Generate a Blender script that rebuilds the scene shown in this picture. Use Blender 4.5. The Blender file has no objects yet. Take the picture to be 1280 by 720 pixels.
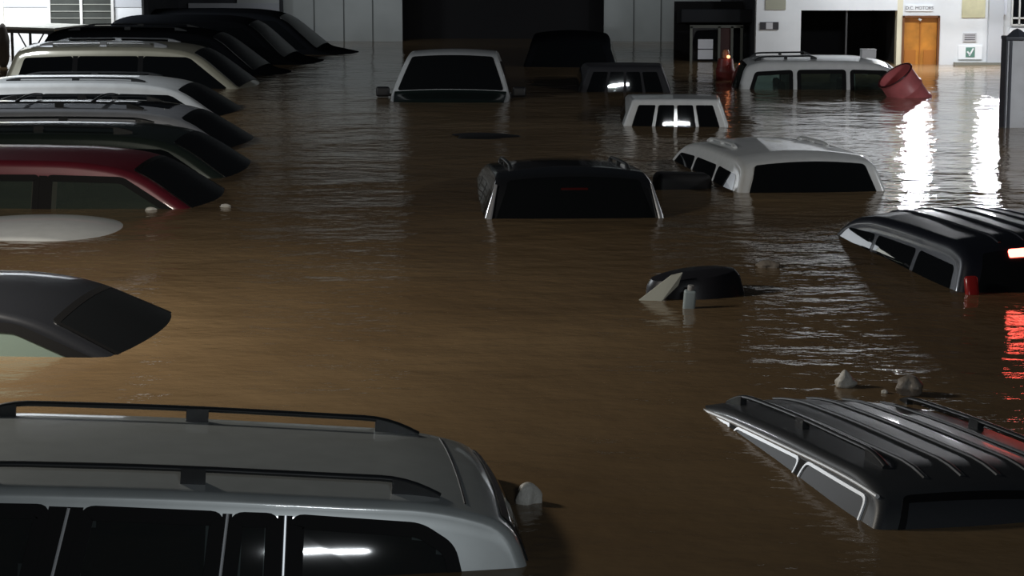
import bpy, math, random
from mathutils import Vector, Matrix, Euler
random.seed(7)
R = math.radians
# ------------------------------------------------------------------ camera
HC, FPX, PITCH = 2.76, 2800.0, 9.69
scn = bpy.context.scene
col = scn.collection
camd = bpy.data.cameras.new('camera'); cam = bpy.data.objects.new('camera', camd); col.objects.link(cam)
camd.sensor_width = 36; camd.lens = 36 * FPX / 1280; camd.clip_end = 300
cam.location = (0, 0, HC); cam.rotation_euler = (R(90 - PITCH), 0, 0)
scn.camera = cam
# ------------------------------------------------------------------ exposure
vs = scn.view_settings
vs.view_transform = 'Standard'; vs.look = 'None'; vs.gamma = 1; vs.use_curve_mapping = False; vs.exposure = 0.0
# ------------------------------------------------------------------ night sky
w = bpy.data.worlds.new('night'); scn.world = w; w.use_nodes = True
bg = w.node_tree.nodes['Background']; bg.inputs[0].default_value = (.55, .65, .8, 1); bg.inputs[1].default_value = .008
# ------------------------------------------------------------------ lamps of the yard and an added fill
def area(name, loc, aim, size, sizey, energy, colour, spread=180):
    d = bpy.data.lights.new(name, 'AREA'); d.shape = 'RECTANGLE'; d.size = size; d.size_y = sizey
    d.energy = energy; d.color = colour; d.spread = R(spread)
    o = bpy.data.objects.new(name, d); col.objects.link(o); o.location = loc
    o.rotation_euler = (Vector(aim) - Vector(loc)).to_track_quat('-Z', 'Y').to_euler()
    return o
area('yard_flood_light', (-5.2, 13.2, 3.3), (-3.4, 14.6, 0), 1.4, .6, 290, (1, .93, .82))
area('left_wall_light', (-9.0, 39.6, 2.3), (-9.2, 42.0, .5), 2.6, .15, 190, (.92, .96, 1))
area('left_row_light', (-9.8, 29.0, 3.4), (-6.5, 28.0, 0), 1.2, .3, 270, (.9, .95, 1))
area('right_wall_light', (7.05, 38.9, 1.55), (7.05, 37.0, 0), .34, .25, 60, (.95, .96, 1))
area('right_wall_light', (8.33, 38.9, 1.5), (8.33, 37.0, 0), .34, .25, 50, (.95, .96, 1))
area('right_eave_light', (7.4, 38.0, 2.5), (7.4, 39.6, .2), 4.4, .2, 95, (.9, .95, 1))
area('right_fill_light', (10.0, 21.0, 4.2), (6.5, 31.0, 0), .8, .4, 300, (.95, .97, 1))  # unseen fill added to brighten the white wagon, drum and post
area('panel_wall_light', (-3.4, 44.6, 2.1), (-3.4, 46.3, .3), 1.6, .1, 5.5, (.9, .96, 1), 150)
area('panel_wall_light', (2.6, 44.6, 2.1), (2.6, 46.3, .3), .9, .1, 5.0, (.9, .96, 1), 150)
area('gallery_tube_light', (1.4, -.5, 3.7), (.6, 9, .8), 1.1, .05, 160, (.9, .96, 1))

# ================================================================== helpers
def px(x, y, z=0.0):
    """world point at height z that the photograph shows at (x, y)"""
    t = R(PITCH); u = (x - 640) / FPX; v = (360 - y) / FPX
    d = Vector((u, math.cos(t) + v * math.sin(t), -math.sin(t) + v * math.cos(t)))
    k = (z - HC) / d.z
    return Vector((d.x * k, d.y * k, z))
def pd(x, y, Y):
    """world point in the plane at distance Y"""
    t = R(PITCH); u = (x - 640) / FPX; v = (360 - y) / FPX
    d = Vector((u, math.cos(t) + v * math.sin(t), -math.sin(t) + v * math.cos(t)))
    k = Y / d.y
    return Vector((d.x * k, Y, HC + d.z * k))

MATS = {}
def mat(name, colour, rough=.4, metal=0.0, coat=0.0, emit=None, estr=0.0, noise=None, bump=None, spec=.5):
    if name in MATS: return MATS[name]
    m = bpy.data.materials.new(name); m.use_nodes = True; nt = m.node_tree; b = nt.nodes['Principled BSDF']
    b.inputs['Base Color'].default_value = (*colour, 1); b.inputs['Roughness'].default_value = rough
    b.inputs['Metallic'].default_value = metal; b.inputs['Coat Weight'].default_value = coat
    b.inputs['Coat Roughness'].default_value = .06; b.inputs['Specular IOR Level'].default_value = spec
    if emit: b.inputs['Emission Color'].default_value = (*emit, 1); b.inputs['Emission Strength'].default_value = estr
    if noise or bump: tc = nt.nodes.new('ShaderNodeTexCoord')
    if noise:
        sc, amt = noise
        n = nt.nodes.new('ShaderNodeTexNoise'); n.inputs['Scale'].default_value = sc; n.inputs['Detail'].default_value = 6
        nt.links.new(tc.outputs['Object'], n.inputs['Vector'])
        r = nt.nodes.new('ShaderNodeValToRGB')
        r.color_ramp.elements[0].position = .3; r.color_ramp.elements[1].position = .7
        r.color_ramp.elements[0].color = (*[c * (1 - amt) for c in colour], 1)
        r.color_ramp.elements[1].color = (*[min(1, c * (1 + amt)) for c in colour], 1)
        nt.links.new(n.outputs['Fac'], r.inputs['Fac']); nt.links.new(r.outputs['Color'], b.inputs['Base Color'])
    if bump:
        sc, st = bump
        n = nt.nodes.new('ShaderNodeTexNoise'); n.inputs['Scale'].default_value = sc; n.inputs['Detail'].default_value = 4
        nt.links.new(tc.outputs['Object'], n.inputs['Vector'])
        bp = nt.nodes.new('ShaderNodeBump'); bp.inputs['Strength'].default_value = st; bp.inputs['Distance'].default_value = .02
        nt.links.new(n.outputs['Fac'], bp.inputs['Height']); nt.links.new(bp.outputs['Normal'], b.inputs['Normal'])
    MATS[name] = m; return m
def glass(name, tint, amount, dif=.10, mix=.35):
    """clear window glass: tinted see-through under a Fresnel gloss"""
    if name in MATS: return MATS[name]
    m = bpy.data.materials.new(name); m.use_nodes = True; nt = m.node_tree; nt.nodes.clear()
    out = nt.nodes.new('ShaderNodeOutputMaterial')
    tr = nt.nodes.new('ShaderNodeBsdfTransparent'); tr.inputs[0].default_value = (*[c * amount for c in tint], 1)
    df = nt.nodes.new('ShaderNodeBsdfDiffuse'); df.inputs[0].default_value = (*[c * dif for c in tint], 1)
    mx0 = nt.nodes.new('ShaderNodeMixShader'); mx0.inputs[0].default_value = mix
    nt.links.new(tr.outputs[0], mx0.inputs[1]); nt.links.new(df.outputs[0], mx0.inputs[2])
    gl = nt.nodes.new('ShaderNodeBsdfGlossy'); gl.inputs['Roughness'].default_value = .03
    fr = nt.nodes.new('ShaderNodeFresnel'); fr.inputs[0].default_value = 1.5
    mx = nt.nodes.new('ShaderNodeMixShader')
    nt.links.new(fr.outputs[0], mx.inputs[0]); nt.links.new(mx0.outputs[0], mx.inputs[1]); nt.links.new(gl.outputs[0], mx.inputs[2])
    nt.links.new(mx.outputs[0], out.inputs[0]); MATS[name] = m; return m

class MB:
    def __init__(s): s.v = []; s.f = []
    def add(s, vs, fs):
        o = len(s.v); s.v += [tuple(p) for p in vs]; s.f += [tuple(i + o for i in f) for f in fs]
    def box(s, c, size, rot=(0, 0, 0), bev=0):
        hx, hy, hz = [a / 2 for a in size]; e = Euler(rot).to_matrix(); c = Vector(c)
        if bev <= 0:
            P = [(sx * hx, sy * hy, sz * hz) for sz in (-1, 1) for sx, sy in ((-1, -1), (1, -1), (1, 1), (-1, 1))]
            F = [(3, 2, 1, 0), (4, 5, 6, 7), (0, 1, 5, 4), (1, 2, 6, 5), (2, 3, 7, 6), (3, 0, 4, 7)]
            s.add([c + e @ Vector(p) for p in P], F); return
        b = min(bev, hx * .95, hy * .95, hz * .95); n = 4; rings = []
        def ring(zz, ins):
            pts = []
            for (sx, sy, a0) in ((1, 1, 0), (-1, 1, 90), (-1, -1, 180), (1, -1, 270)):
                for k in range(n + 1):
                    a = R(a0 + 90 * k / n)
                    pts.append((sx * (hx - b) + math.cos(a) * (b - ins), sy * (hy - b) + math.sin(a) * (b - ins), zz))
            return pts
        for k in range(n + 1):
            a = R(90 * k / n); rings.append(ring(-hz + b - b * math.cos(a), b - b * math.sin(a)))
        for k in range(n + 1):
            a = R(90 * k / n); rings.append(ring(hz - b + b * math.sin(a), b - b * math.cos(a)))
        m = len(rings[0]); V = [c + e @ Vector(p) for r in rings for p in r]; F = []
        for i in range(len(rings) - 1):
            for j in range(m):
                F.append((i * m + j, i * m + (j + 1) % m, (i + 1) * m + (j + 1) % m, (i + 1) * m + j))
        F.append(tuple(range(m - 1, -1, -1))); F.append(tuple((len(rings) - 1) * m + j for j in range(m)))
        s.add(V, F)
    def grid(s, rows, flip=False):
        m = len(rows[0]); V = [p for r in rows for p in r]; F = []
        for i in range(len(rows) - 1):
            for j in range(m - 1):
                q = (i * m + j, i * m + j + 1, (i + 1) * m + j + 1, (i + 1) * m + j)
                F.append(q[::-1] if flip else q)
        s.add(V, F)
    def tube(s, path, rad, n=10, flat=(1, 1), up=(0, 0, 1)):
        path = [Vector(p) for p in path]; rows = []; up = Vector(up)
        for i, p in enumerate(path):
            t = (path[min(i + 1, len(path) - 1)] - path[max(i - 1, 0)]).normalized()
            a = t.cross(up); a = a.normalized() if a.length > 1e-4 else Vector((1, 0, 0)); b = a.cross(t).normalized()
            r = rad[i] if isinstance(rad, (list, tuple)) else rad
            rows.append([p + a * (math.cos(6.28319 * k / n) * r * flat[0]) + b * (math.sin(6.28319 * k / n) * r * flat[1]) for k in range(n)])
        V = [p for r in rows for p in r]; F = []
        for i in range(len(rows) - 1):
            for k in range(n): F.append((i * n + k, i * n + (k + 1) % n, (i + 1) * n + (k + 1) % n, (i + 1) * n + k))
        F.append(tuple(range(n - 1, -1, -1))); F.append(tuple((len(rows) - 1) * n + k for k in range(n)))
        s.add(V, F)
    def lathe(s, prof, n=32, mtx=None):
        V = []; F = []; m = len(prof)
        for k in range(n):
            a = 6.2831853 * k / n
            for (r, z) in prof: V.append(Vector((r * math.cos(a), r * math.sin(a), z)))
        for k in range(n):
            for i in range(m - 1): F.append((k * m + i, ((k + 1) % n) * m + i, ((k + 1) % n) * m + i + 1, k * m + i + 1))
        if mtx: V = [mtx @ p for p in V]
        s.add(V, F)
    def build(s, name, m, parent=None, smooth=True, angle=40):
        me = bpy.data.meshes.new(name); me.from_pydata(s.v, [], s.f); me.validate(); me.materials.append(m)
        if smooth:
            me.polygons.foreach_set('use_smooth', [True] * len(me.polygons))
            try: me.set_sharp_from_angle(angle=R(angle))
            except Exception: pass
        me.update()
        o = bpy.data.objects.new(name, me); col.objects.link(o)
        if parent: o.parent = parent
        return o
def tag(o, label=None, cat=None, group=None, kind=None):
    if label: o['label'] = label
    if cat: o['category'] = cat
    if group: o['group'] = group
    if kind: o['kind'] = kind
    return o
def empty(name, loc, rot=(0, 0, 0)):
    o = bpy.data.objects.new(name, None); col.objects.link(o); o.location = loc; o.rotation_euler = rot
    o.empty_display_size = .2; return o
def box_obj(name, c, size, m, parent=None, bev=0, rot=(0, 0, 0)):
    b = MB(); b.box(c, size, rot, bev); return b.build(name, m, parent)
def rounded(poly, r, n=5):
    """round the corners of a 2D polygon; r one number or one per corner"""
    out = []; N = len(poly)
    for i in range(N):
        p0, p, p1 = Vector(poly[i - 1]), Vector(poly[i]), Vector(poly[(i + 1) % N])
        rr = r[i] if isinstance(r, (list, tuple)) else r
        a = p0 - p; b = p1 - p; k = min(rr, a.length * .48, b.length * .48)
        A = p + a.normalized() * k; B = p + b.normalized() * k
        for j in range(n + 1):
            t = j / n; out.append((1 - t) ** 2 * A + 2 * t * (1 - t) * p + t * t * B)
    return out
def dense(poly, step=.08):
    out = []
    for i in range(len(poly)):
        a, b = poly[i], poly[(i + 1) % len(poly)]; k = max(1, int((b - a).length / step))
        for j in range(k): out.append(a.lerp(b, j / k))
    return out
def inset(poly, d):
    N = len(poly); A = sum(poly[i - 1].x * poly[i].y - poly[i].x * poly[i - 1].y for i in range(N)); s = 1 if A > 0 else -1
    out = []
    for i in range(N):
        t = (poly[(i + 1) % N] - poly[i - 1]); t = t.normalized() if t.length > 1e-9 else Vector((1, 0))
        out.append(poly[i] + Vector((-t.y, t.x)) * s * d)
    return out
def inside(poly, x, y):
    c = False; N = len(poly); j = N - 1
    for i in range(N):
        if (poly[i].y > y) != (poly[j].y > y) and x < (poly[j].x - poly[i].x) * (y - poly[i].y) / (poly[j].y - poly[i].y) + poly[i].x: c = not c
        j = i
    return c
def patch(mb, poly, fn, eps=.004, back=-.012, rings=(1, .9, .8, .7, .6, .5, .4, .3, .2, .1)):
    """star-shaped polygon laid on a surface fn(a, b, offset), with a thin edge"""
    c = sum(poly, Vector((0, 0))) / len(poly); N = len(poly); V = [fn(p.x, p.y, back) for p in poly]; F = []
    for k in rings: V += [fn(*(c + (p - c) * k), eps) for p in poly]
    for i in range(len(rings)):
        for j in range(N): F.append((i * N + j, i * N + (j + 1) % N, (i + 1) * N + (j + 1) % N, (i + 1) * N + j))
    V.append(fn(c.x, c.y, eps)); l = len(V) - 1
    for j in range(N): F.append((len(rings) * N + j, len(rings) * N + (j + 1) % N, l))
    mb.add(V, F)
def band(mb, outer, inner, fn, eps=.008, back=-.01):
    N = len(outer)
    V = [fn(p.x, p.y, back) for p in outer] + [fn(p.x, p.y, eps) for p in outer] + [fn(p.x, p.y, eps) for p in inner] + [fn(p.x, p.y, back) for p in inner]
    F = []
    for i in range(3):
        for j in range(N): F.append((i * N + j, i * N + (j + 1) % N, (i + 1) * N + (j + 1) % N, (i + 1) * N + j))
    mb.add(V, F)

# ================================================================== materials
BLK = mat('black_rubber', (.012, .012, .013), .5)
DKG = mat('dark_window_glass', (.006, .007, .008), .012, spec=.6)
CHR = mat('chrome', (.8, .82, .85), .38, .45)
SEAL = mat('black_window_frit', (.004, .004, .0045), .7, spec=.2)
SCR = mat('dirty_windscreen_glass', (.008, .009, .010), .35, spec=.3)
GLS = glass('clear_window_glass', (.55, .7, .65), .9)
GLT = glass('tinted_window_glass', (.5, .55, .55), .55)
SEAT = mat('seat_cloth', (.06, .055, .05), .9, bump=(60, .3))
RED = mat('red_lamp_plastic', (.35, .02, .02), .2, coat=.5)
def paint(name, c, metal=.0, rough=.35): return mat('car_paint_' + name, c, rough, metal, .8, noise=(9, .05))

# ================================================================== setting
def structure(o): o['kind'] = 'structure'; return o
# muddy flood water
mw = bpy.data.materials.new('muddy_flood_water'); mw.use_nodes = True; nt = mw.node_tree; b = nt.nodes['Principled BSDF']
b.inputs['Roughness'].default_value = .055; b.inputs['IOR'].default_value = 1.33
tc = nt.nodes.new('ShaderNodeTexCoord')
n0 = nt.nodes.new('ShaderNodeTexNoise'); n0.inputs['Scale'].default_value = .55; n0.inputs['Detail'].default_value = 6
nt.links.new(tc.outputs['Object'], n0.inputs['Vector'])
cr = nt.nodes.new('ShaderNodeValToRGB'); cr.color_ramp.elements[0].position = .3; cr.color_ramp.elements[1].position = .72
cr.color_ramp.elements[0].color = (.17, .112, .058, 1); cr.color_ramp.elements[1].color = (.235, .16, .085, 1)
nt.links.new(n0.outputs['Fac'], cr.inputs['Fac']); nt.links.new(cr.outputs['Color'], b.inputs['Base Color'])
mp = nt.nodes.new('ShaderNodeMapping'); mp.inputs['Scale'].default_value = (.8, 1.0, 1)
nt.links.new(tc.outputs['Object'], mp.inputs['Vector'])
n1 = nt.nodes.new('ShaderNodeTexNoise'); n1.inputs['Scale'].default_value = 5.5; n1.inputs['Detail'].default_value = 5; n1.inputs['Roughness'].default_value = .55
n2 = nt.nodes.new('ShaderNodeTexNoise'); n2.inputs['Scale'].default_value = 2.3; n2.inputs['Detail'].default_value = 3
for n in (n1, n2): nt.links.new(mp.outputs['Vector'], n.inputs['Vector'])
ad = nt.nodes.new('ShaderNodeMath'); ad.operation = 'MULTIPLY_ADD'; ad.inputs[1].default_value = .35
nt.links.new(n1.outputs['Fac'], ad.inputs[0]); nt.links.new(n2.outputs['Fac'], ad.inputs[2])
bp = nt.nodes.new('ShaderNodeBump'); bp.inputs['Strength'].default_value = .37; bp.inputs['Distance'].default_value = .06
nt.links.new(ad.outputs[0], bp.inputs['Height']); nt.links.new(bp.outputs['Normal'], b.inputs['Normal'])
g = MB(); g.grid([[(x, y, .004 * math.sin(x * 2.1 + y * 1.3) + .004 * math.sin(y * 3.1 - x * .7)) for x in [-16 + .25 * i for i in range(129)]] for y in [4 + .25 * j for j in range(200)]], flip=True)
structure(g.build('flood_water', mw))
g = MB(); g.box((0, 28, -1.45), (34, 52, .1)); structure(g.build('yard_ground', mat('wet_asphalt', (.03, .03, .03), .5, noise=(4, .3))))

WALL = mat('white_wall_paint', (.72, .74, .76), .7, noise=(1.5, .08))
GREY = mat('grey_panel', (.42, .45, .45), .6, noise=(1.2, .1))
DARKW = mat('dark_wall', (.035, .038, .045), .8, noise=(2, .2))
VOID = mat('dark_interior', (.01, .01, .012), .9)
YB, YL, YR = 46.4, 42.0, 39.6
def X(p, Y): return pd(p, 40, Y).x
def Z(p, Y): return pd(640, p, Y).z
def slab(name, x0, x1, Y, z0, z1, m, t=.2, parent=None):
    return box_obj(name, ((x0 + x1) / 2, Y + t / 2, (z0 + z1) / 2), (x1 - x0, t, z1 - z0), m, parent)
TOP = 4.2; BOT = -1.4
# back workshop front: panels beside a wide dark bay
structure(slab('wall_back_left', X(352, YB), X(503, YB), YB, BOT, 2.3, GREY))
structure(slab('wall_back_right', X(755, YB), X(960, YB), YB, BOT, 2.3, GREY))
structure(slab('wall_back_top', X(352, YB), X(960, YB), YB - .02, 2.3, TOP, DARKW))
structure(slab('wall_bay_inside', X(480, YB), X(780, YB), YB + .9, BOT, TOP, VOID))
for nm, p in (('wall_bay_left', 498), ('wall_bay_right', 760)):
    structure(box_obj(nm, (X(p, YB), YB + .55, 1.4), (.1, .7, 5.6), VOID))
structure(box_obj('ceiling', ((X(503, YB) + X(755, YB)) / 2, YB + .5, TOP), (X(770, YB) - X(490, YB), 1.0, .1), VOID))
SEAM = mat('panel_seam', (.12, .13, .13), .7)
k = 0
for p in (393, 430, 466, 792, 826):
    k += 1; structure(slab('trim_%d' % k, X(p, YB) - .012, X(p, YB) + .012, YB - .012, BOT, 2.3, SEAM, .02))
k += 1; structure(slab('trim_%d' % k, X(755, YB), X(826, YB), YB - .012, Z(57, YB) - .01, Z(57, YB) + .01, SEAM, .015))
# dim wall between the white house and the panels
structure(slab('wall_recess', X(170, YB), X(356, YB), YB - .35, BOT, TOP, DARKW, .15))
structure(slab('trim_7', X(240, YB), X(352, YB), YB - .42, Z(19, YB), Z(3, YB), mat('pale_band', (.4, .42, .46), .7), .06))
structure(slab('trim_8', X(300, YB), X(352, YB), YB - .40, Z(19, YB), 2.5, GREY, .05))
# white house on the left
structure(slab('wall_left', -13.5, X(178, YL), YL, BOT, 2.4, WALL, .25))
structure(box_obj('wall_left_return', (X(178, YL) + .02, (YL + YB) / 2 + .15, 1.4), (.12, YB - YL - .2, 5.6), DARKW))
structure(slab('trim_9', -13.5, X(178, YL), YL - .02, Z(9, YL), Z(9, YL) + .6, mat('grey_wall_band', (.5, .52, .55), .7), .03))
structure(slab('trim_10', -13.5, X(6, YL), YL - .05, BOT, 2.4, mat('cream_wall', (.75, .74, .66), .7), .06))
# louvre window
FR = mat('window_frame_paint', (.66, .66, .64), .5)
wz0, wz1 = Z(41, YL), Z(2, YL) + .25
wn = empty('window_1', (X(103, YL), YL - .03, wz0)); wn['kind'] = 'structure'
for a, c in ((63, 103), (103, 142)):
    x0, x1 = X(a, YL) - wn.location.x + .02, X(c, YL) - wn.location.x - .02; hh = wz1 - wz0
    box_obj('window_pane', ((x0 + x1) / 2, .015, hh / 2), (x1 - x0, .02, hh), mat('dusty_louvre_glass', (.055, .06, .055), .25, noise=(3, .2)), wn)
    lv = MB()
    for q in range(7): lv.box(((x0 + x1) / 2, -.005, .02 + q * .127), (x1 - x0, .025, .014))
    lv.build('louvre', mat('louvre_edge', (.3, .31, .28), .4), wn)
fm = MB(); hh = wz1 - wz0
for a in (63, 103, 142): fm.box((X(a, YL) - wn.location.x, -.01, hh / 2), (.05, .05, hh + .08))
for zz in (0, hh): fm.box((0, -.01, zz), (X(142, YL) - X(63, YL), .05, .05))
fm.build('window_frame', FR, wn)
# white building on the right: wall with a dark bay and an orange door
xa, xb, xc, xd = X(1001, YR), X(1121, YR), X(1128, YR), X(1174, YR)
zt, zd = Z(13, YR), Z(19.5, YR)
structure(slab('wall_right_pier', X(945, YR), xa, YR, BOT, 2.5, WALL))
structure(slab('wall_right_lintel', xa, xb, YR, zt, 2.5, WALL))
structure(slab('wall_right_jamb', xb, xc, YR, BOT, 2.5, mat('cream_jamb', (.72, .68, .52), .7)))
structure(slab('wall_right_header', xc, xd, YR, zd, 2.5, WALL))
structure(slab('wall_right', xd, 13.5, YR, BOT, 2.5, WALL))
structure(box_obj('wall_right_return', (X(945, YR) + .05, (YR + YB) / 2 + .15, 1.4), (.1, YB - YR - .2, 5.6), DARKW))
structure(slab('wall_right_inside', xa - .3, xb + .3, YR + 3, BOT, TOP, VOID))
for nm, xx in (('wall_right_inner_left', xa - .06), ('wall_right_inner_right', xb + .06)):
    structure(box_obj(nm, (xx, YR + 1.6, 1.4), (.08, 2.8, 5.6), VOID))
structure(slab('trim_11', (xa + xb) / 2 - .05, (xa + xb) / 2 - .02, YR + .05, BOT, zt, mat('mullion', (.04, .042, .045), .5), .06))
dr = empty('door_1', ((xc + xd) / 2, YR + .06, BOT)); dr['kind'] = 'structure'
WOOD = mat('orange_door_wood', (.50, .20, .025), .45, noise=(5, .25))
dw = xd - xc; dh = zd - BOT
box_obj('door_panel', (0, .03, dh / 2), (dw - .05, .05, dh - .02), WOOD, dr)
fm = MB()
for sx in (-1, 1): fm.box((sx * (dw / 2 - .012), -.02, dh / 2), (.035, .12, dh))
fm.box((0, -.02, dh - .018), (dw, .12, .035)); fm.build('door_frame', mat('door_frame_wood', (.16, .06, .02), .6), dr)
st = MB(); st.box((0, 0, dh / 2), (.014, .03, dh - .06))
for sx in (-1, 1):
    st.box((sx * .17, -.0, dh * .62), (.2, .018, .5)); 
st.build('door_molding', mat('door_moulding_wood', (.42, .15, .02), .5), dr)
hk = MB(); hk.box((-.02, -.05, dh - .07), (.06, .03, .04), (0, .6, 0), .008); hk.build('door_closer', mat('pale_metal', (.6, .58, .55), .4), dr)
# right-hand pilaster and ledge
structure(slab('trim_12', X(1234, YR), X(1252, YR), YR - .12, BOT, 2.5, mat('grey_pilaster', (.5, .52, .55), .7), .14))
structure(box_obj('trim_13', ((X(1193, YR) + X(1254, YR)) / 2, YR - .08, .015), (X(1254, YR) - X(1193, YR), .16, .05), mat('wet_ledge', (.2, .2, .17), .5)))
wn = empty('window_2', (X(1274, YR), YR - .04, Z(31, YR))); wn['kind'] = 'structure'
box_obj('window_pane', (.05, .01, .5), (.36, .02, 1.0), DKG, wn)
fm = MB()
for xx in (-.15, -.02, .11, .24): fm.box((xx, -.01, .5), (.025, .05, 1.0))
for zz in (0, .12, .5, 1.0): fm.box((.05, -.01, zz), (.4, .05, .03))
fm.build('window_frame', FR, wn)

# ================================================================== vehicles
class Body:
    def __init__(s, L=4.6, W=1.8, H=1.75, zb=1.08, kind='suv', r=.075, c=.05, tum=.30, prof=None, taper=.06, z0=.32):
        s.L, s.W, s.H, s.zb, s.r, s.c, s.tum, s.tp, s.z0 = L, W, H, zb, r, c, tum, taper, z0
        k = L / 4.6; h = H
        if kind == 'suv':
            P = [(-2.28, .34), (-2.3, 1.0), (-2.24, zb + .05), (-2.03, h - .09), (-1.7, h - .015), (-.6, h), (.25, h - .01), (.78, h - .09), (1.5, zb + .06), (2.2, zb - .08), (2.32, .7), (2.3, .34)]
            rad = [0, .06, .05, .14, .3, .3, .4, .3, .12, .15, .08, 0]
        else:
            P = [(-2.28, .34), (-2.3, .9), (-2.2, zb + .02), (-1.72, zb + .05), (-.95, h - .05), (-.4, h), (.1, h - .005), (.5, h - .07), (1.35, zb + .03), (2.15, zb - .2), (2.3, .55), (2.28, .34)]
            rad = [0, .1, .08, .15, .25, .3, .3, .3, .15, .2, .1, 0]
        if prof: P, rad = prof
        else: P = [(a * k, z) for a, z in P]
        pts = [Vector(P[0])]
        for i in range(1, len(P) - 1):
            p0, p, p1 = Vector(P[i - 1]), Vector(P[i]), Vector(P[i + 1]); a = p0 - p; q = p1 - p
            kk = min(rad[i], a.length * .48, q.length * .48); A = p + a.normalized() * kk; B = p + q.normalized() * kk
            for j in range(7): t = j / 6; pts.append((1 - t) ** 2 * A + 2 * t * (1 - t) * p + t * t * B)
        pts.append(Vector(P[-1]))
        out = [pts[0]]
        for a, q in zip(pts, pts[1:]):
            n = max(1, int((q - a).length / .045))
            for j in range(1, n + 1): out.append(a.lerp(q, j / n))
        s.p = out; N = len(out); s.n = []
        for i in range(N):
            t = (out[min(i + 1, N - 1)] - out[max(i - 1, 0)]).normalized(); s.n.append(Vector((-t.y, t.x)))
        s.s = [0]
        for a, q in zip(out, out[1:]): s.s.append(s.s[-1] + (q - a).length)
    def tap(s, x):
        u = abs(x) / (s.L / 2); return 1 - s.tp * min(1, u) ** 4
    def ys(s, z, x=0):
        if z >= s.zb: y = s.W / 2 - s.tum * (z - s.zb) - .10 * (z - s.zb) ** 2
        else: y = s.W / 2 - .06 * (s.zb - z) ** 2
        return y * s.tap(x)
    def at(s, t):
        t = max(s.s[0], min(s.s[-1] - 1e-6, t)); lo, hi = 0, len(s.s) - 1
        while hi - lo > 1:
            m = (lo + hi) // 2
            if s.s[m] <= t: lo = m
            else: hi = m
        f = (t - s.s[lo]) / max(1e-9, s.s[hi] - s.s[lo])
        return s.p[lo].lerp(s.p[hi], f), s.n[lo].lerp(s.n[hi], f).normalized()
    def sx(s, x, top=True):
        """arc length where the upper profile passes x"""
        best = None
        for i in range(len(s.p) - 1):
            a, q = s.p[i], s.p[i + 1]
            if a.x <= x <= q.x and a.y > .5: best = s.s[i] + (x - a.x) / max(1e-9, q.x - a.x) * (s.s[i + 1] - s.s[i]); break
        return best
    def sz(s, z, rear=True):
        rng = range(len(s.p) - 1) if rear else range(len(s.p) - 2, -1, -1)
        for i in rng:
            a, q = s.p[i], s.p[i + 1]; lo, hi = min(a.y, q.y), max(a.y, q.y)
            if lo <= z <= hi and hi > lo: return s.s[i] + (z - a.y) / (q.y - a.y) * (s.s[i + 1] - s.s[i])
    def top(s, t, v, off=0):
        P, n = s.at(t); d = s.c + s.r; z = P.y - n.y * d; x = P.x - n.x * d
        Y = s.ys(max(z, s.z0), x) - s.r; o = s.c * v * v - off
        return Vector((P.x - n.x * o, v * Y, P.y - n.y * o))
    def side(s, sgn):
        return lambda x, z, off: Vector((x, sgn * (s.ys(z, x) + off), z + off * .3))
    def shell(s, holes_side=(), holes_top=()):
        mb = MB(); NT, NF, NS1, NS2 = 9, 6, 12, 5; rows = []; meta = []
        for i, P in enumerate(s.p):
            n = s.n[i]; half = []
            for j in range(NT): v = j / (NT - 1); half.append(s.top(s.s[i], v))
            d = s.c + s.r; xe = P.x - n.x * d; ze = max(s.z0 + .01, P.y - n.y * d); Y = s.ys(ze, xe)
            for j in range(1, NF + 1):
                a = R(90 * j / NF); o = s.c + s.r * (1 - math.cos(a))
                half.append(Vector((P.x - n.x * o, Y - s.r + s.r * math.sin(a), max(s.z0, P.y - n.y * o))))
            mid = min(ze, s.zb)
            for j in range(1, NS1 + 1): z = ze + (mid - ze) * j / NS1; half.append(Vector((xe, s.ys(z, xe), z)))
            for j in range(1, NS2 + 1): z = mid + (s.z0 - mid) * j / NS2; half.append(Vector((xe, s.ys(z, xe), z)))
            full = [Vector((p.x, -p.y, p.z)) for p in half[:0:-1]] + half
            rows.append(full)
        m = len(rows[0]); V = [p for r in rows for p in r]; F = []; c0 = m // 2
        for i in range(len(rows) - 1):
            for j in range(m - 1):
                q = (i * m + j, (i + 1) * m + j, (i + 1) * m + j + 1, i * m + j + 1)
                col_ = abs(j + .5 - c0)
                if col_ > NT - 1 + NF and holes_side:
                    if any(all(inside(h, V[k].x, V[k].z) for k in q) for h in holes_side): continue
                if col_ < NT - 1 and holes_top:
                    if any(all(inside(h, s.s[i + ii], (j + jj - c0) / (NT - 1)) for ii in (0, 1) for jj in (0, 1)) for h in holes_top): continue
                F.append(q)
        mb.add(V, F); return mb

def suv_windows(B, rear_end=-1.98, cuts=(-1.06, -.06), front=(.72, 1.28)):
    zb, zt = B.zb + .04, B.H - .195; k = B.L / 4.6
    a, c = [q * k for q in cuts]
    return [[(rear_end * k, zb), (rear_end * k + .14, zt - .03), (a - .04, zt), (a - .04, zb)],
            [(a + .04, zb), (a + .04, zt), (c - .04, zt + .005), (c - .04, zb)],
            [(c + .04, zb), (c + .04, zt + .005), (front[0] * k - .05, zt - .01), (front[1] * k, zb + .01)]]
def sedan_windows(B):
    zb, zt = B.zb + .03, B.H - .135; k = B.L / 4.6
    return [[(-1.45 * k, zb), (-.86 * k, zt - .03), (-.2 * k, zt), (-.2 * k, zb)], [(-.12 * k, zb), (-.12 * k, zt), (.36 * k, zt - .02), (1.12 * k, zb)]]

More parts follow.
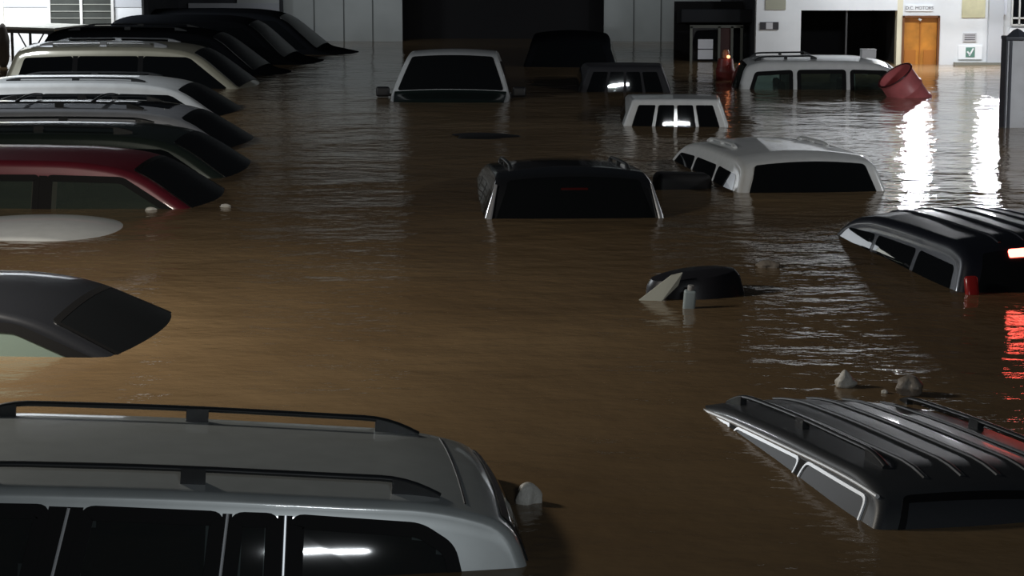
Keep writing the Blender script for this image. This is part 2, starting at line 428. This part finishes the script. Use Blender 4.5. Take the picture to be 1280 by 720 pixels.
def vehicle(name, label, cat, B, anchor, pxy, yaw, zw, pitch=0, roll=0, pm=None, wins=None, gm=None, trim=None, trimw=.018,
            see=False, rails=None, ws=True, rw=True, rwbars=0, group=None, ribs=0, seats=False, mirrors=False, cross=None, sunroof=False,
            winrad=.05, pillars=False, xa=None):
    d = B.c + B.r
    if anchor[0] == 'rear':
        t = B.sz(zw, True); P, n = B.at(t); lx = P.x - n.x * (d if anchor[1] else 0)
    elif anchor[0] == 'screen':
        t = B.sz(zw, False); P, n = B.at(t); lx = P.x - n.x * (d if anchor[1] else 0)
    else: lx = anchor[2]
    ly = anchor[1] * B.ys(zw, lx)
    rot = Euler((R(roll), R(pitch), R(yaw)), 'XYZ')
    loc = px(*pxy) - rot.to_matrix() @ Vector((lx, ly, zw))
    root = empty(name, loc, rot); tag(root, label, cat, group)
    gm = gm or DKG; wins = wins if wins is not None else suv_windows(B)
    polys = [dense(rounded([Vector(p) for p in q], winrad)) for q in wins]
    tops = []
    if ws:
        a = B.sz(B.H - .11, False); c = B.sz(B.zb + .10, False)
        tops.append(('windshield', [dense(rounded([Vector((a, -.93)), Vector((c, -.96)), Vector((c, .96)), Vector((a, .93))], .07), .09)]))
    if rw:
        a = B.sz(B.zb + .06, True); c = B.sz(B.H - .095, True)
        if rwbars:
            ps = []
            for q in range(rwbars + 1):
                v0 = -.9 + 1.8 * q / (rwbars + 1) + (.035 if q else 0); v1 = -.9 + 1.8 * (q + 1) / (rwbars + 1) - (.035 if q < rwbars else 0)
                ps.append(dense(rounded([Vector((a, v0)), Vector((c, v0)), Vector((c, v1)), Vector((a, v1))], .03), .09))
            tops.append(('rear_window', ps))
        else:
            tops.append(('rear_window', [dense(rounded([Vector((a, -.95)), Vector((c, -.9)), Vector((c, .9)), Vector((a, .95))], .06), .09)]))
    hs = [inset(p, .012) for p in polys] if see else (); ht = [inset(p, .012) for nm, l in tops for p in l] if see else ()
    B.shell(hs, ht).build('body', pm, root)
    tf = lambda s_, v, off: B.top(s_, v, off)
    for nm, l in tops:
        for p in l:
            m = MB(); patch(m, p, tf, .006, -.01); m.build(nm, SCR if nm == 'windshield' else gm, root, not rwbars)
            if trim: m = MB(); band(m, p, inset(p, .05), tf, .008); m.build('window_seal', SEAL, root)
    for sg in (1, -1):
        for p in polys:
            m = MB(); patch(m, p, B.side(sg), .003, -.01); m.build('side_window', gm, root)
            if trim: m = MB(); band(m, inset(p, -trimw * .5), inset(p, .05 if see else trimw * .5), B.side(sg), .009); m.build('window_trim', trim, root)
    if pillars:
        for sg in (1, -1):
            for wa, wb in zip(wins, wins[1:]):
                m = MB(); patch(m, dense([Vector(wa[-1]), Vector(wa[-2]), Vector(wb[1]), Vector(wb[0])], .05), B.side(sg), .005); m.build('window_pillar', SEAL, root)
    if rails:
        x0, x1, v, hgt, rm = rails
        for sg in (1, -1):
            m = MB(); path = []; ft = []
            N = 40
            for i in range(N + 1):
                x = x0 + (x1 - x0) * i / N; e = min(1, i / 5, (N - i) / 5); hh = hgt * math.sin(e * math.pi / 2)
                path.append(B.top(B.sx(x), sg * v, hh + .006))
            m.tube(path, .018, 10, (.9, .75)); rl = m.build('roof_rail', rm, root)
            for i0, i1 in ((0, 4), (N // 2 - 1, N // 2 + 1), (N - 4, N)):
                m = MB(); V = []; F = []
                for i in range(i0, i1 + 1):
                    x = x0 + (x1 - x0) * i / N; q = B.top(B.sx(x), sg * v, -.004)
                    for dy in (-.018, .018): V += [Vector((q.x, q.y + dy, q.z)), Vector((q.x, q.y + dy, path[i].z + .004))]
                n_ = i1 - i0
                for i in range(n_):
                    k0, k1 = i * 4, i * 4 + 4
                    F += [(k0, k1, k1 + 1, k0 + 1), (k0 + 2, k0 + 3, k1 + 3, k1 + 2), (k0 + 1, k1 + 1, k1 + 3, k0 + 3)]
                F += [(0, 1, 3, 2), (n_ * 4, n_ * 4 + 2, n_ * 4 + 3, n_ * 4 + 1)]
                m.add(V, F); m.build('rail_foot', rm, rl)
        if cross:
            for x in cross:
                m = MB(); m.tube([B.top(B.sx(x), v * (-1 + .25 * i), hgt + .02) for i in range(9)], .016, 8, (1.6, .8)); m.build('cross_bar', rm, root)
    if ribs:
        for i in range(ribs):
            v = -.62 + 1.24 * i / (ribs - 1); m = MB()
            m.tube([B.top(B.sx(B.L * (-.40 + .58 * j / 20)), v, .003 * min(1, j / 2, (20 - j) / 2)) for j in range(21)], .014, 8, (1, .75)); m.build('roof_rib', pm, root)
    if sunroof:
        a, c = B.sx(-.1), B.sx(.55); m = MB(); patch(m, dense(rounded([Vector((a, -.5)), Vector((c, -.5)), Vector((c, .5)), Vector((a, .5))], .06)), tf, .004); m.build('sunroof', DKG, root)
    if seats:
        for x in (.25, -.75):
            for y in (.38, -.38):
                m = MB(); m.box((x - .18, y, .88), (.16, .48, .62), (0, -.2, 0), .06); m.box((x + .1, y, .6), (.5, .48, .16), (0, 0, 0), .06); so = m.build('seat', SEAT, root)
                m = MB(); m.box((x - .27, y, 1.30), (.1, .26, .19), (0, -.15, 0), .045); m.build('headrest', SEAT, so)
    if mirrors:
        for sg in (1, -1):
            x = xa if xa is not None else B.L * .29; m = MB(); m.box((x, sg * (B.ys(B.zb, x) + .13), B.zb + .06), (.09, .2, .15), (0, 0, 0), .035); m.tube([(x, sg * (B.ys(B.zb, x) - .02), B.zb), (x, sg * (B.ys(B.zb, x) + .08), B.zb + .03)], .02); m.build('wing_mirror', BLK, root)
    return root

silver = paint('silver', (.40, .43, .43), .15, .34)
black = paint('black', (.012, .013, .015), 0, .2)
graph = mat('car_paint_graphite', (.035, .038, .042), .42, .1, .08, noise=(9, .05))
navy = mat('car_paint_navy', (.012, .014, .022), .35, .2, .3, noise=(9, .05))
white = paint('white', (.72, .74, .74), 0, .4)
maroon = mat('car_paint_maroon', (.12, .012, .022), .4, .1, .25, noise=(9, .05))
green = paint('dark_green', (.03, .042, .035), .3, .25)
beige = paint('beige', (.40, .38, .29), .2, .35)
dkgreen = paint('bottle_green', (.008, .016, .012), 0, .3)
charc = mat('car_paint_charcoal', (.03, .031, .036), .6, 0, 0, noise=(9, .05), spec=.2)
mattb = mat('car_paint_matt_black', (.009, .010, .012), .8, 0, 0, noise=(9, .05), spec=0)
RAILB = mat('roof_rail_black', (.016, .018, .02), .4)
RAILS = mat('roof_rail_silver', (.4, .42, .45), .3, .8)

# --- silver station wagon in the foreground
B = Body(4.7, 1.8, 1.75, r=.05, c=.03, tum=.25)
zb, zt = B.zb + .04, B.H - .11
W1 = [[(-1.92, zb), (-1.80, zt - .10), (-1.66, zt - .02), (-1.12, zt), (-1.12, zb)], [(-1.06, zb), (-1.06, zt), (-.87, zt), (-.83, zb)], [(-.79, zb), (-.83, zt), (-.26, zt + .005), (-.16, zb)],
      [(-.02, zb), (-.12, zt + .005), (.7, zt - .01), (1.3, zb)]]
v = vehicle('estate_car', 'silver estate car with black roof rails, closest to the viewer at lower left', 'car', B, ('rear', 1), (648, 709), 187, 1.46, pitch=-4, pm=silver, pillars=True, wins=W1, gm=GLT,
            trim=SEAL, see=True, rails=(-1.75, .35, .86, .055, RAILB), seats=True)
sm = MB(); sm.tube([B.top(B.sx(-1.86), q / 10, .001) for q in range(-9, 10)], .005, 6); sm.build('roof_seam', BLK, v)
for sg in (1, -1):
    for x0, x1 in ((-.81, -.85), (-1.09, -1.09), (-.10, -.20)):
        pl = MB(); pl.tube([B.side(sg)(x0, zb, .008), B.side(sg)((x0 + x1) / 2, (zb + zt) / 2, .008), B.side(sg)(x1, zt, .008)], .007, 6); pl.build('pillar_strip', CHR, v)
# --- dark wagon at lower right
B = Body(4.7, 1.82, 1.75, r=.06, c=.04, tum=.42)
WD = [[(p, z + (.075 if z > 1.3 else 0)) for p, z in q] for q in suv_windows(B)]
v = vehicle('dark_wagon', 'dark grey ribbed-roof wagon with chrome window surrounds, at lower right', 'car', B, ('rear', 1), (1090, 658), 104, 1.50, pitch=3.6, roll=3.6, pm=graph, gm=mat('wet_dark_glass', (.03, .032, .036), .42, spec=.25), pillars=True, wins=WD,
            trim=CHR, trimw=.014, rails=(-1.7, .45, .84, .04, RAILB), ribs=5)
for sg in (1, -1):
    m = MB(); zz = B.H - .10; m.tube([B.side(sg)(-1.98 + 2.75 * q / 24, zz - .03 * abs(q / 12 - 1) ** 4, .01) for q in range(25)], .011, 8); m.build('chrome_strip', CHR, v)
# --- navy wagon with its brake light on
B = Body(4.6, 1.8, 1.75, r=.09)
v = vehicle('navy_wagon', 'dark navy wagon at the right edge with its red brake light on', 'car', B, ('rear', 1), (1195, 364), 99, 1.36, pitch=2, pm=navy, ribs=5)
t = B.sz(B.H - .12, True); m = MB()
patch(m, dense(rounded([Vector((t - .035, -.6)), Vector((t + .035, -.6)), Vector((t + .035, .6)), Vector((t - .035, .6))], .02), .06), lambda a, c, o: B.top(a, c, o), .02)
m.build('brake_light', mat('lit_brake_lamp', (.3, .01, .01), .3, emit=(1, .10, .07), estr=13), v)['label'] = 'glowing red high brake light'
for sg in (1, -1):
    m = MB(); m.box((-2.17, sg * .72, 1.41), (.06, .1, .16), (0, .3, 0), .025); m.build('tail_lamp', RED, v)
# --- black wagon in the middle
B = Body(4.7, 1.84, 1.78, r=.06)
v = vehicle('black_wagon', 'black wagon seen from behind in the middle of the yard', 'car', B, ('rear', 1), (606, 272), 93, 1.33, pitch=4, pm=black, trim=None, rails=(-1.6, .4, .84, .03, RAILB))
for sg in (1, -1):
    m = MB(); m.tube([Vector((-2.24, sg * .80, 1.18)), Vector((-2.17, sg * .765, 1.36)), Vector((-2.06, sg * .70, 1.62))], [.03, .028, .012], 8, (1, .6)); m.build('pillar_lamp', mat('clear_lamp_plastic', (.35, .36, .38), .25, .3), v)
t = B.sz(B.H - .2, True); m = MB()
patch(m, dense(rounded([Vector((t - .01, -.18)), Vector((t + .01, -.18)), Vector((t + .01, .18)), Vector((t - .01, .18))], .008), .05), lambda a, c, o: B.top(a, c, o), .008)
m.build('brake_light', mat('dim_brake_lamp', (.02, .002, .002), .3, emit=(1, .05, .04), estr=.006), v)
# --- white wagon right of the middle
B = Body(4.6, 1.72, 1.72, r=.07)
v = vehicle('white_wagon', 'white wagon with large dark rear window, right of the black wagon', 'car', B, ('rear', 1), (921, 241), 98, 1.34, pitch=1.5, pm=white, rails=(-.9, .3, .8, .02, white), winrad=.07)
# --- white vehicle with barred rear glass
def van_profile(h, tilt):
    q = math.tan(R(tilt)); P = [(-2.1, .34), (-2.1, 1.0), (-2.1 + q * (h - 1.0), h), (-.9, h - .03), (.2, h - .12), (1.2, 1.12), (1.95, 1.0), (2.1, .6), (2.1, .34)]
    return P, [0, .02, .08, .3, .3, .12, .15, .08, 0]
B = Body(4.2, 1.58, 1.72, r=.05, c=.004, prof=van_profile(1.70, 6.35))
v = vehicle('white_van', 'small white van with a rear window split into four panes', 'van', B, ('rear', 1), (779, 157), 87.2, 1.36, pm=white, rwbars=3)
B = Body(4.2, 1.62, 1.75, r=.05, c=.004, prof=van_profile(1.75, 5.25))
v = vehicle('charcoal_van', 'charcoal van with a rear window split by upright bars, behind the small white van', 'van', B, ('rear', 1), (724, 115), 88.6, 1.35, pm=charc, rwbars=3, mirrors=True, xa=-1.9)
# --- white cab with dark bonnet
B = Body(4.4, 1.74, 1.78, r=.05, c=.03)
v = vehicle('white_truck', 'white cab facing the viewer with a dark bonnet just above the water', 'truck', B, ('screen', 1), (634, 128), 269, 1.0, pitch=-4, pm=white, mirrors=True, xa=1.2)
m = MB(); rr = []
for i in range(13):
    x = 1.42 + .66 * i / 12; s_ = B.sx(x); rr.append([B.top(s_, q / 8, .012) for q in range(-8, 9)])
m.grid(rr); m.build('bonnet', dkgreen, v)
# --- white wagon by the dark bay at back right
B = Body(3.7, 1.7, 1.78, r=.09)
v = vehicle('white_suv', 'white wagon seen side on before the dark bay, beside the red drum', 'car', B, ('rear', -1), (931, 112), -1, 1.30, pm=white, gm=GLS, see=True, seats=True, trim=SEAL, rails=(-1.45, -.5, .8, .04, RAILB))
# --- row of parked cars along the left, nose to the right
def row(name, label, pxy, zw, pm, B, wins=None, **k):
    return vehicle(name, label, 'car', B, ('screen', -1), pxy, k.pop('yaw', -4), zw, pm=pm, wins=wins, group=None, **k)
B = Body(4.5, 1.76, 1.46, zb=.98, kind='sedan', r=.065, c=.05)
row('saloon_car', 'dark saloon with pale green side window, at the left behind the silver estate car', (152, 447), 1.12, mat('car_paint_black_grey', (.03, .032, .038), .3, .3, .7), B, sedan_windows(B), gm=glass('painted_light_window_glass', (1, 1.3, 1.12), .4, .30, .7), see=True, seats=True, trim=SEAL)  # pale green diffuse stands in for light seen in the glass
B = Body(4.5, 1.76, 1.46, zb=.98, kind='sedan', r=.12, c=.06)
row('sunken_car', 'white car sunk up to its roof at the left edge', (112, 302), 1.37, white, B, sedan_windows(B))
B = Body(4.7, 1.78, 1.70, r=.09)
row('maroon_car', 'maroon car in the left row, just beyond the sunken white car', (238, 262), 1.22, maroon, B, pillars=True, gm=glass('faint_painted_light_glass', (.9, 1.15, 1.0), .6, .08, .45), see=True, seats=True, trim=SEAL)  # greenish diffuse in the glass stands in for light coming through
B = Body(4.7, 1.78, 1.72, r=.09)
row('green_car', 'dark green car with roof rails, directly behind the maroon car', (278, 222), 1.24, green, B, rails=(-1.7, .3, .78, .03, RAILB))
row('silver_wagon', 'bright silver wagon with cross bars on its roof rails, in the left row', (284, 187), 1.22, paint('bright_silver', (.6, .62, .66), .3, .25), Body(4.7, 1.78, 1.70, r=.09), rails=(-1.7, .3, .8, .05, RAILB), cross=(-1.2, -.3), sunroof=True)
row('white_car', 'white car with dark side windows, behind the silver wagon with cross bars', (272, 146), 1.22, white, Body(4.7, 1.78, 1.70, r=.09), pillars=True, rails=(-1.6, .3, .8, .03, RAILB))
row('beige_car', 'beige wagon with black windows in the left row, before the trestle table', (305, 111), 1.13, beige, Body(4.7, 1.8, 1.80, r=.09), pillars=True, rails=(-1.7, .3, .8, .04, RAILS))
row('black_car', 'black car with roof rails directly behind the beige wagon in the left row', (350, 95), 1.06, mattb, Body(4.7, 1.8, 1.82, r=.09), rails=(-1.7, .3, .8, .04, RAILB))
row('dark_car', 'black car without roof rails, second from the far end of the left row', (392, 81), 1.02, mattb, Body(4.2, 1.8, 1.85, r=.09))
row('dark_car', 'black car at the far end of the left row, beside the grey panels', (436, 69), 1.02, mattb, Body(4.7, 1.8, 1.85, r=.09))
# --- low and dark ones
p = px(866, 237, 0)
tag(box_obj('shadow_block', (p.x - .1, p.y + .16, -.05), (.56, .3, .4), BLK, None, .07, (0, R(2), R(8))), 'black block added for the shadow beside the white wagon with the large dark rear window', 'shadow_patch')  # black block put where shadow and reflection darken the water
B = Body(4.6, 1.75, 1.75, r=.09)
vehicle('dark_car', 'dark car standing in front of the open bay, behind the charcoal van', 'car', B, ('rear', -1), (770, 84), 88, 1.22, pm=mattb)

# ================================================================== things in the water
def lump(name, label, cat, c, size, m, seed=1, squash=0, peak=0):
    rnd = random.Random(seed); b = MB(); rows = []; N, M = 14, 28
    ph = [rnd.uniform(0, 6.28) for _ in range(8)]
    for i in range(N + 1):
        th = math.pi * i / N; row_ = []
        for j in range(M + 1):
            a = 2 * math.pi * j / M
            k = 1 + .14 * math.sin(3 * a + ph[0]) * math.sin(th) + .10 * math.sin(5 * a + ph[1] + 2 * th) * math.sin(th) + .07 * math.sin(7 * th + ph[2] + a)
            z = math.cos(th); pk = 1 + peak * max(0, z) ** 3
            row_.append(Vector((math.sin(th) * math.cos(a) * size[0] / 2 * k * (1 - peak * .35 * max(0, z)), math.sin(th) * math.sin(a) * size[1] / 2 * k, z * size[2] / 2 * pk)))
        rows.append(row_)
    b.grid(rows, flip=False); o = b.build(name, m); o.location = c; return tag(o, label, cat)
BAG = mat('pale_plastic_bag', (.55, .54, .5), .45, bump=(25, .6))
BAGD = mat('dirty_plastic_bag', (.24, .21, .18), .5, bump=(25, .6))
lump('plastic_bag', 'pale pointed plastic bag floating beyond the dark grey wagon', 'bag', px(1056, 478, .03), (.12, .1, .09), BAG, 3, peak=.7)
lump('plastic_bag', 'dirty rounded bundle floating at the front edge of the dark grey wagon', 'bag', px(1137, 483, .05), (.15, .14, .13), BAGD, 5)
lump('plastic_bag', 'tiny pale scrap floating left of the dirty rounded bundle', 'litter', px(1106, 490, .01), (.04, .03, .03), BAG, 6)
lump('plastic_bag', 'small pale plastic bag floating upright behind the rear of the silver estate car', 'bag', px(655, 650, .0) + Vector((.02, .3, 0)), (.12, .1, .2), BAG, 8)
lump('plastic_bag', 'pale crescent-shaped scrap floating right of the dark overturned tub', 'litter', px(960, 332, .02), (.18, .12, .09), BAGD, 9)
lump('foam_scrap', 'small white scrap floating at the nose of the maroon car', 'litter', px(282, 258, .01), (.10, .07, .05), BAG, 11)
lump('foam_scrap', 'small white scrap floating at the nose of the dark saloon', 'litter', px(177, 398, .005), (.055, .05, .02), BAG, 12)
lump('foam_scrap', 'small white scrap in the water below the maroon car windows', 'litter', px(188, 262, .01), (.10, .06, .05), BAG, 13)
# dark overturned tub, pale board, pale canister
r0 = empty('overturned_tub', px(868, 366, 0), (0, R(-6), R(12))); tag(r0, 'dark overturned plastic tub floating in the middle of the open water', 'tub')
m = MB(); m.lathe([(.0, .16), (.2, .16), (.27, .14), (.30, .09), (.33, -.12), (.36, -.12), (.36, -.14)], 40, Matrix.Diagonal((1.15, .8, 1, 1)))
TUB = mat('dark_plastic_tub', (.018, .018, .022), .35); m.build('tub_shell', TUB, r0)
m = MB(); m.tube([(.41 * math.cos(a), .29 * math.sin(a), -.125) for a in [6.2832 * q / 36 for q in range(37)]], .016, 8); m.build('rim', TUB, r0)
o = MB(); P0 = px(795, 375, 0); pts = [(0, 0, -.02), (.17, -.02, -.02), (.30, .02, .1), (.33, .03, .19), (.25, .03, .17)]
V = [Vector(p) for p in pts]; V2 = [p + Vector((.0, .03, .0)) for p in V]; n = len(V)
o.add(V + V2, [tuple(range(n)), tuple(range(2 * n - 1, n - 1, -1))] + [(i, n + i, n + (i + 1) % n, (i + 1) % n) for i in range(n)])
ob = o.build('broken_panel', mat('pale_panel', (.42, .43, .38), .5), None, False); ob.location = P0; tag(ob, 'pale wedge of broken panel leaning on the dark overturned tub', 'panel')
r0 = empty('plastic_canister', px(861, 385, 0), (R(6), R(4), 0)); tag(r0, 'narrow pale blue canister standing up from the water before the dark tub', 'canister')
m = MB(); m.box((0, 0, .02), (.085, .06, .22), (0, 0, 0), .015); m.build('bottle', mat('pale_blue_plastic', (.30, .36, .38), .4), r0)
m = MB(); m.lathe([(0, .165), (.02, .165), (.022, .16), (.022, .13), (0, .13)], 16); m.build('cap', mat('grey_cap', (.3, .3, .3), .4), r0)
lump('low_debris', 'flat black shape just breaking the water before the white cab', 'debris', px(602, 171, 0), (.75, .7, .08), BLK, 21)
# red drum
r0 = empty('red_drum', px(1139, 122, 0) + Vector((.05, .25, -.06)), (R(12), R(-36), 0)); tag(r0, 'red plastic drum floating tilted beside the white wagon', 'drum')
DRUM = mat('red_drum_plastic', (.62, .17, .18), .4, noise=(5, .15))
m = MB(); m.lathe([(0, -.4), (.25, -.4), (.27, -.38), (.27, -.12), (.285, -.1), (.285, -.07), (.27, -.05), (.27, .16), (.285, .18), (.285, .21), (.27, .23), (.265, .44), (.28, .45), (.28, .47), (.25, .47), (.245, .30), (.0, .28)], 40)
m.build('drum_shell', DRUM, r0)
m = MB(); m.tube([(.272 * math.cos(a), .272 * math.sin(a), .47) for a in [6.2832 * q / 40 for q in range(41)]], .014, 8); m.build('drum_rim', mat('dark_drum_rim', (.08, .015, .018), .4), r0)
# gate post at right
p = px(1268, 160, 0)
r0 = empty('gate_post', (p.x + .02, p.y + .13, -1.4)); tag(r0, 'grey square post standing in the water at the right edge', 'post')
box_obj('post_shaft', (0, 0, 1.25), (.3, .26, 2.5), mat('grey_post_paint', (.55, .57, .6), .55, noise=(3, .12)), r0, .012)
m = MB(); m.box((-.155, -.02, 1.25), (.02, .3, 2.5)); m.box((-.1, -.135, 1.25), (.03, .02, 2.5)); m.build('corner_angle', mat('dark_angle_iron', (.05, .055, .07), .5), r0)
m = MB(); m.box((0, 0, 2.52), (.34, .3, .05), (0, 0, 0), .01); m.lathe([(.14, 2.54), (.05, 2.62), (0, 2.64)], 4); m.build('post_cap', mat('dark_angle_iron', (.05, .055, .07), .5), r0)
# trestle table with tin top beside the white house
r0 = empty('trestle_table', (pd(45, 60, 39.8).x, 39.8, -1.4)); tag(r0, 'long metal trestle table with braced legs under the louvre window', 'table')
TIN = mat('galvanised_tin', (.42, .42, .38), .45, .4, noise=(3, .15)); zt_ = Z(33, 39.8) + 1.4
m = MB(); m.box((-.15, .1, zt_), (1.65, 1.3, .05), (0, R(1), R(-14)), .01); m.build('table_top', TIN, r0)
m = MB(); m.box((-.15, .1, zt_ - .06), (1.55, 1.2, .06), (0, R(1), R(-14))); m.build('apron', mat('dark_steel', (.1, .1, .1), .5, .5), r0)
DS = MATS['dark_steel']
for lx, ly in ((-.35, -.3), (-.02, -.35), (.32, -.38), (.58, -.1)):
    m = MB(); m.tube([(lx, ly, 0), (lx, ly, zt_ - .05)], .025, 8); m.build('leg', DS, r0)
for lx, dx in ((-.02, -.22), (-.02, .26), (.58, -.3)):
    m = MB(); m.tube([(lx, -.34, zt_ - .5), (lx + dx, -.34, zt_ - .07)], .014, 6); m.build('brace', DS, r0)
lump('dark_bundle', 'dark heap half under water below the trestle table', 'heap', pd(45, 66, 38.8), (.34, .3, .34), mat('dark_cloth', (.05, .05, .05), .8), 31)
lump('dark_bundle', 'dark brown sack standing in the water at the far left edge', 'sack', pd(4, 58, 39.0), (.22, .3, .8), mat('brown_sack', (.09, .075, .065), .8), 33)

# ================================================================== doorway with awning between the buildings
YD = 40.5
r0 = empty('glazed_booth', (X(890, YD), YD, -1.4)); tag(r0, 'dark glazed booth with a white notice, behind the red drum with the lamp', 'booth')
x0, x1, zz = X(864, YD) - X(890, YD), X(927, YD) - X(890, YD), Z(33, YD) + 1.4
box_obj('back_wall', ((X(848, YD) + X(936, YD)) / 2 - X(890, YD), 1.1, zz / 2 + .2), (X(936, YD) - X(848, YD), .1, zz + .4), VOID, r0)
fm = MB(); xm, xn = X(899, YD) - X(890, YD), X(915, YD) - X(890, YD)
for xx in (x0, xm, xn, x1): fm.box((xx, 0, zz / 2), (.045, .06, zz))
fm.box(((x0 + x1) / 2, 0, zz), (x1 - x0 + .05, .06, .05)); fm.build('door_frame', mat('booth_frame', (.16, .17, .15), .5), r0)
box_obj('glass_pane', ((x0 + xm) / 2, .03, zz / 2), (xm - x0, .01, zz), DKG, r0)
box_obj('red_panel', ((xm + xn) / 2, .05, zz / 2), (xn - xm, .02, zz), mat('dark_red_panel', (.06, .008, .008), .5), r0)
fm = MB(); fm.box(((X(850, YD) + X(942, YD)) / 2 - X(890, YD), .35, zz + .16), (X(942, YD) - X(850, YD), 1.1, .24), (R(-4), 0, 0), .02); fm.build('awning', mat('dark_awning', (.008, .01, .014), .8), r0)
nb = MB()
for z_ in (Z(55, YD), Z(68, YD)): nb.box(((X(882, YD) - X(890, YD)), -.012, z_ + 1.4), (.27, .012, .17))
nb.build('notice', mat('white_notice', (.85, .87, .92), .6), r0)
# red drum-like bollard with a small lamp
q = px(908, 101, 0)
r0 = empty('lamp_bollard', (q.x, q.y + .2, -1.4)); tag(r0, 'dark red upright drum carrying a small lit orange lamp', 'lamp')
m = MB(); m.lathe([(0, 0), (.15, 0), (.15, 1.5), (.155, 1.52), (.155, 1.56), (.14, 1.6), (.12, 1.74), (0, 1.76)], 28); m.build('drum', mat('dark_red_paint', (.16, .015, .012), .45), r0)
m = MB(); m.lathe([(0, 1.74), (.06, 1.74), (.06, 1.84), (.045, 1.88), (0, 1.89)], 20); m.build('lamp_housing', mat('amber_housing', (.3, .12, .05), .4), r0)
m = MB(); m.box((.03, -.16, 1.78), (.05, .05, .05), (0, 0, 0), .02); m.build('lamp_lens', mat('lit_orange_lens', (1, .4, .2), .4, emit=(1, .32, .12), estr=5), r0)

# ================================================================== signs on the white building
def board(name, label, x0, y0, x1, y1, m, t=.02):
    a, c = pd(x0, y0, YR), pd(x1, y1, YR)
    r = empty(name, ((a.x + c.x) / 2, YR - t, c.z)); tag(r, label, 'sign')
    box_obj('board', (0, t / 2, (a.z - c.z) / 2), (c.x - a.x, t, a.z - c.z), m, r); return r, c.x - a.x, a.z - c.z
def text(s, parent, m, size, loc, name='lettering'):
    cu = bpy.data.curves.new('t', 'FONT'); cu.body = s; cu.size = size; cu.align_x = 'CENTER'; cu.align_y = 'CENTER'; cu.extrude = .002
    to = bpy.data.objects.new('t', cu); col.objects.link(to); dg = bpy.context.evaluated_depsgraph_get()
    me = bpy.data.meshes.new_from_object(to.evaluated_get(dg)); bpy.data.objects.remove(to)
    o = bpy.data.objects.new(name, me); col.objects.link(o); me.materials.append(m); o.parent = parent; o.rotation_euler = (R(90), 0, 0); o.location = loc; return o
WHT = mat('white_board', (.82, .84, .86), .5); INK = mat('grey_ink', (.12, .12, .14), .6)
r0, a, c = board('door_sign', 'narrow white sign with grey lettering above the orange door', 1132, 6, 1166, 14, WHT)
text('D.C. MOTORS', r0, INK, .078, (0, -.004, c / 2))
board('notice_board', 'yellowish notice board high on the white wall', 1203, -14, 1231, 22, mat('yellow_board', (.55, .52, .34), .6, noise=(4, .15)))
r0, a, c = board('wall_plate', 'grey printed plate above the green tick sign', 1204, 41, 1220, 52, mat('grey_plate', (.5, .5, .52), .5))
m = MB()
for q in range(3): m.box((0, -.003, c * (.25 + .25 * q)), (a * .8, .004, c * .09))
m.build('lettering', INK, r0)
r0, a, c = board('tick_sign', 'white sign with a white tick on a green square', 1198, 57, 1227, 74, WHT)
box_obj('green_square', (0, -.003, c * .52), (.16, .006, .17), mat('sign_green', (.12, .25, .2), .5), r0)
m = MB(); m.box((-.03, -.009, c * .46), (.028, .006, .075), (0, R(-40), 0)); m.box((.018, -.009, c * .53), (.028, .006, .15), (0, R(28), 0)); m.build('tick_mark', WHT, r0)
board('white_strip', 'bright white upright strip beside the grey post', 1245, 36, 1250, 54, WHT, .05)
board('white_shelf', 'white board under the barred window at the right edge', 1261, 35, 1284, 44, WHT, .06)
board('meter_box', 'pale box mounted high between the notice board and the barred window', 1246, -12, 1257, 18, mat('pale_box', (.6, .62, .68), .5), .1)
r0, a, c = board('dark_notice', 'small black notice with a pale centre on the white wall, left of the dark bay', 950, 27.5, 973, 37, mat('black_board', (.03, .03, .035), .5))
box_obj('emblem', (0, -.003, c / 2), (a * .36, .006, c * .85), mat('pale_emblem', (.5, .5, .52), .5), r0)
board('khaki_board', 'khaki board at the top of the white wall, above the small black notice', 957, -12, 982, 12, mat('khaki_board_paint', (.32, .32, .25), .6))
# roof box on the white wagon at the back
a = pd(1089, 68, 34.2)
r0 = empty('white_carton', (a.x, a.y + .3, a.z - .07)); tag(r0, 'small white box lying on the roof of the wagon beside the red drum', 'box')
box_obj('carton', (0, 0, .06), (.22, .2, .12), WHT, r0, .008)
box_obj('lid', (0, 0, .125), (.23, .21, .02), WHT, r0, .006)
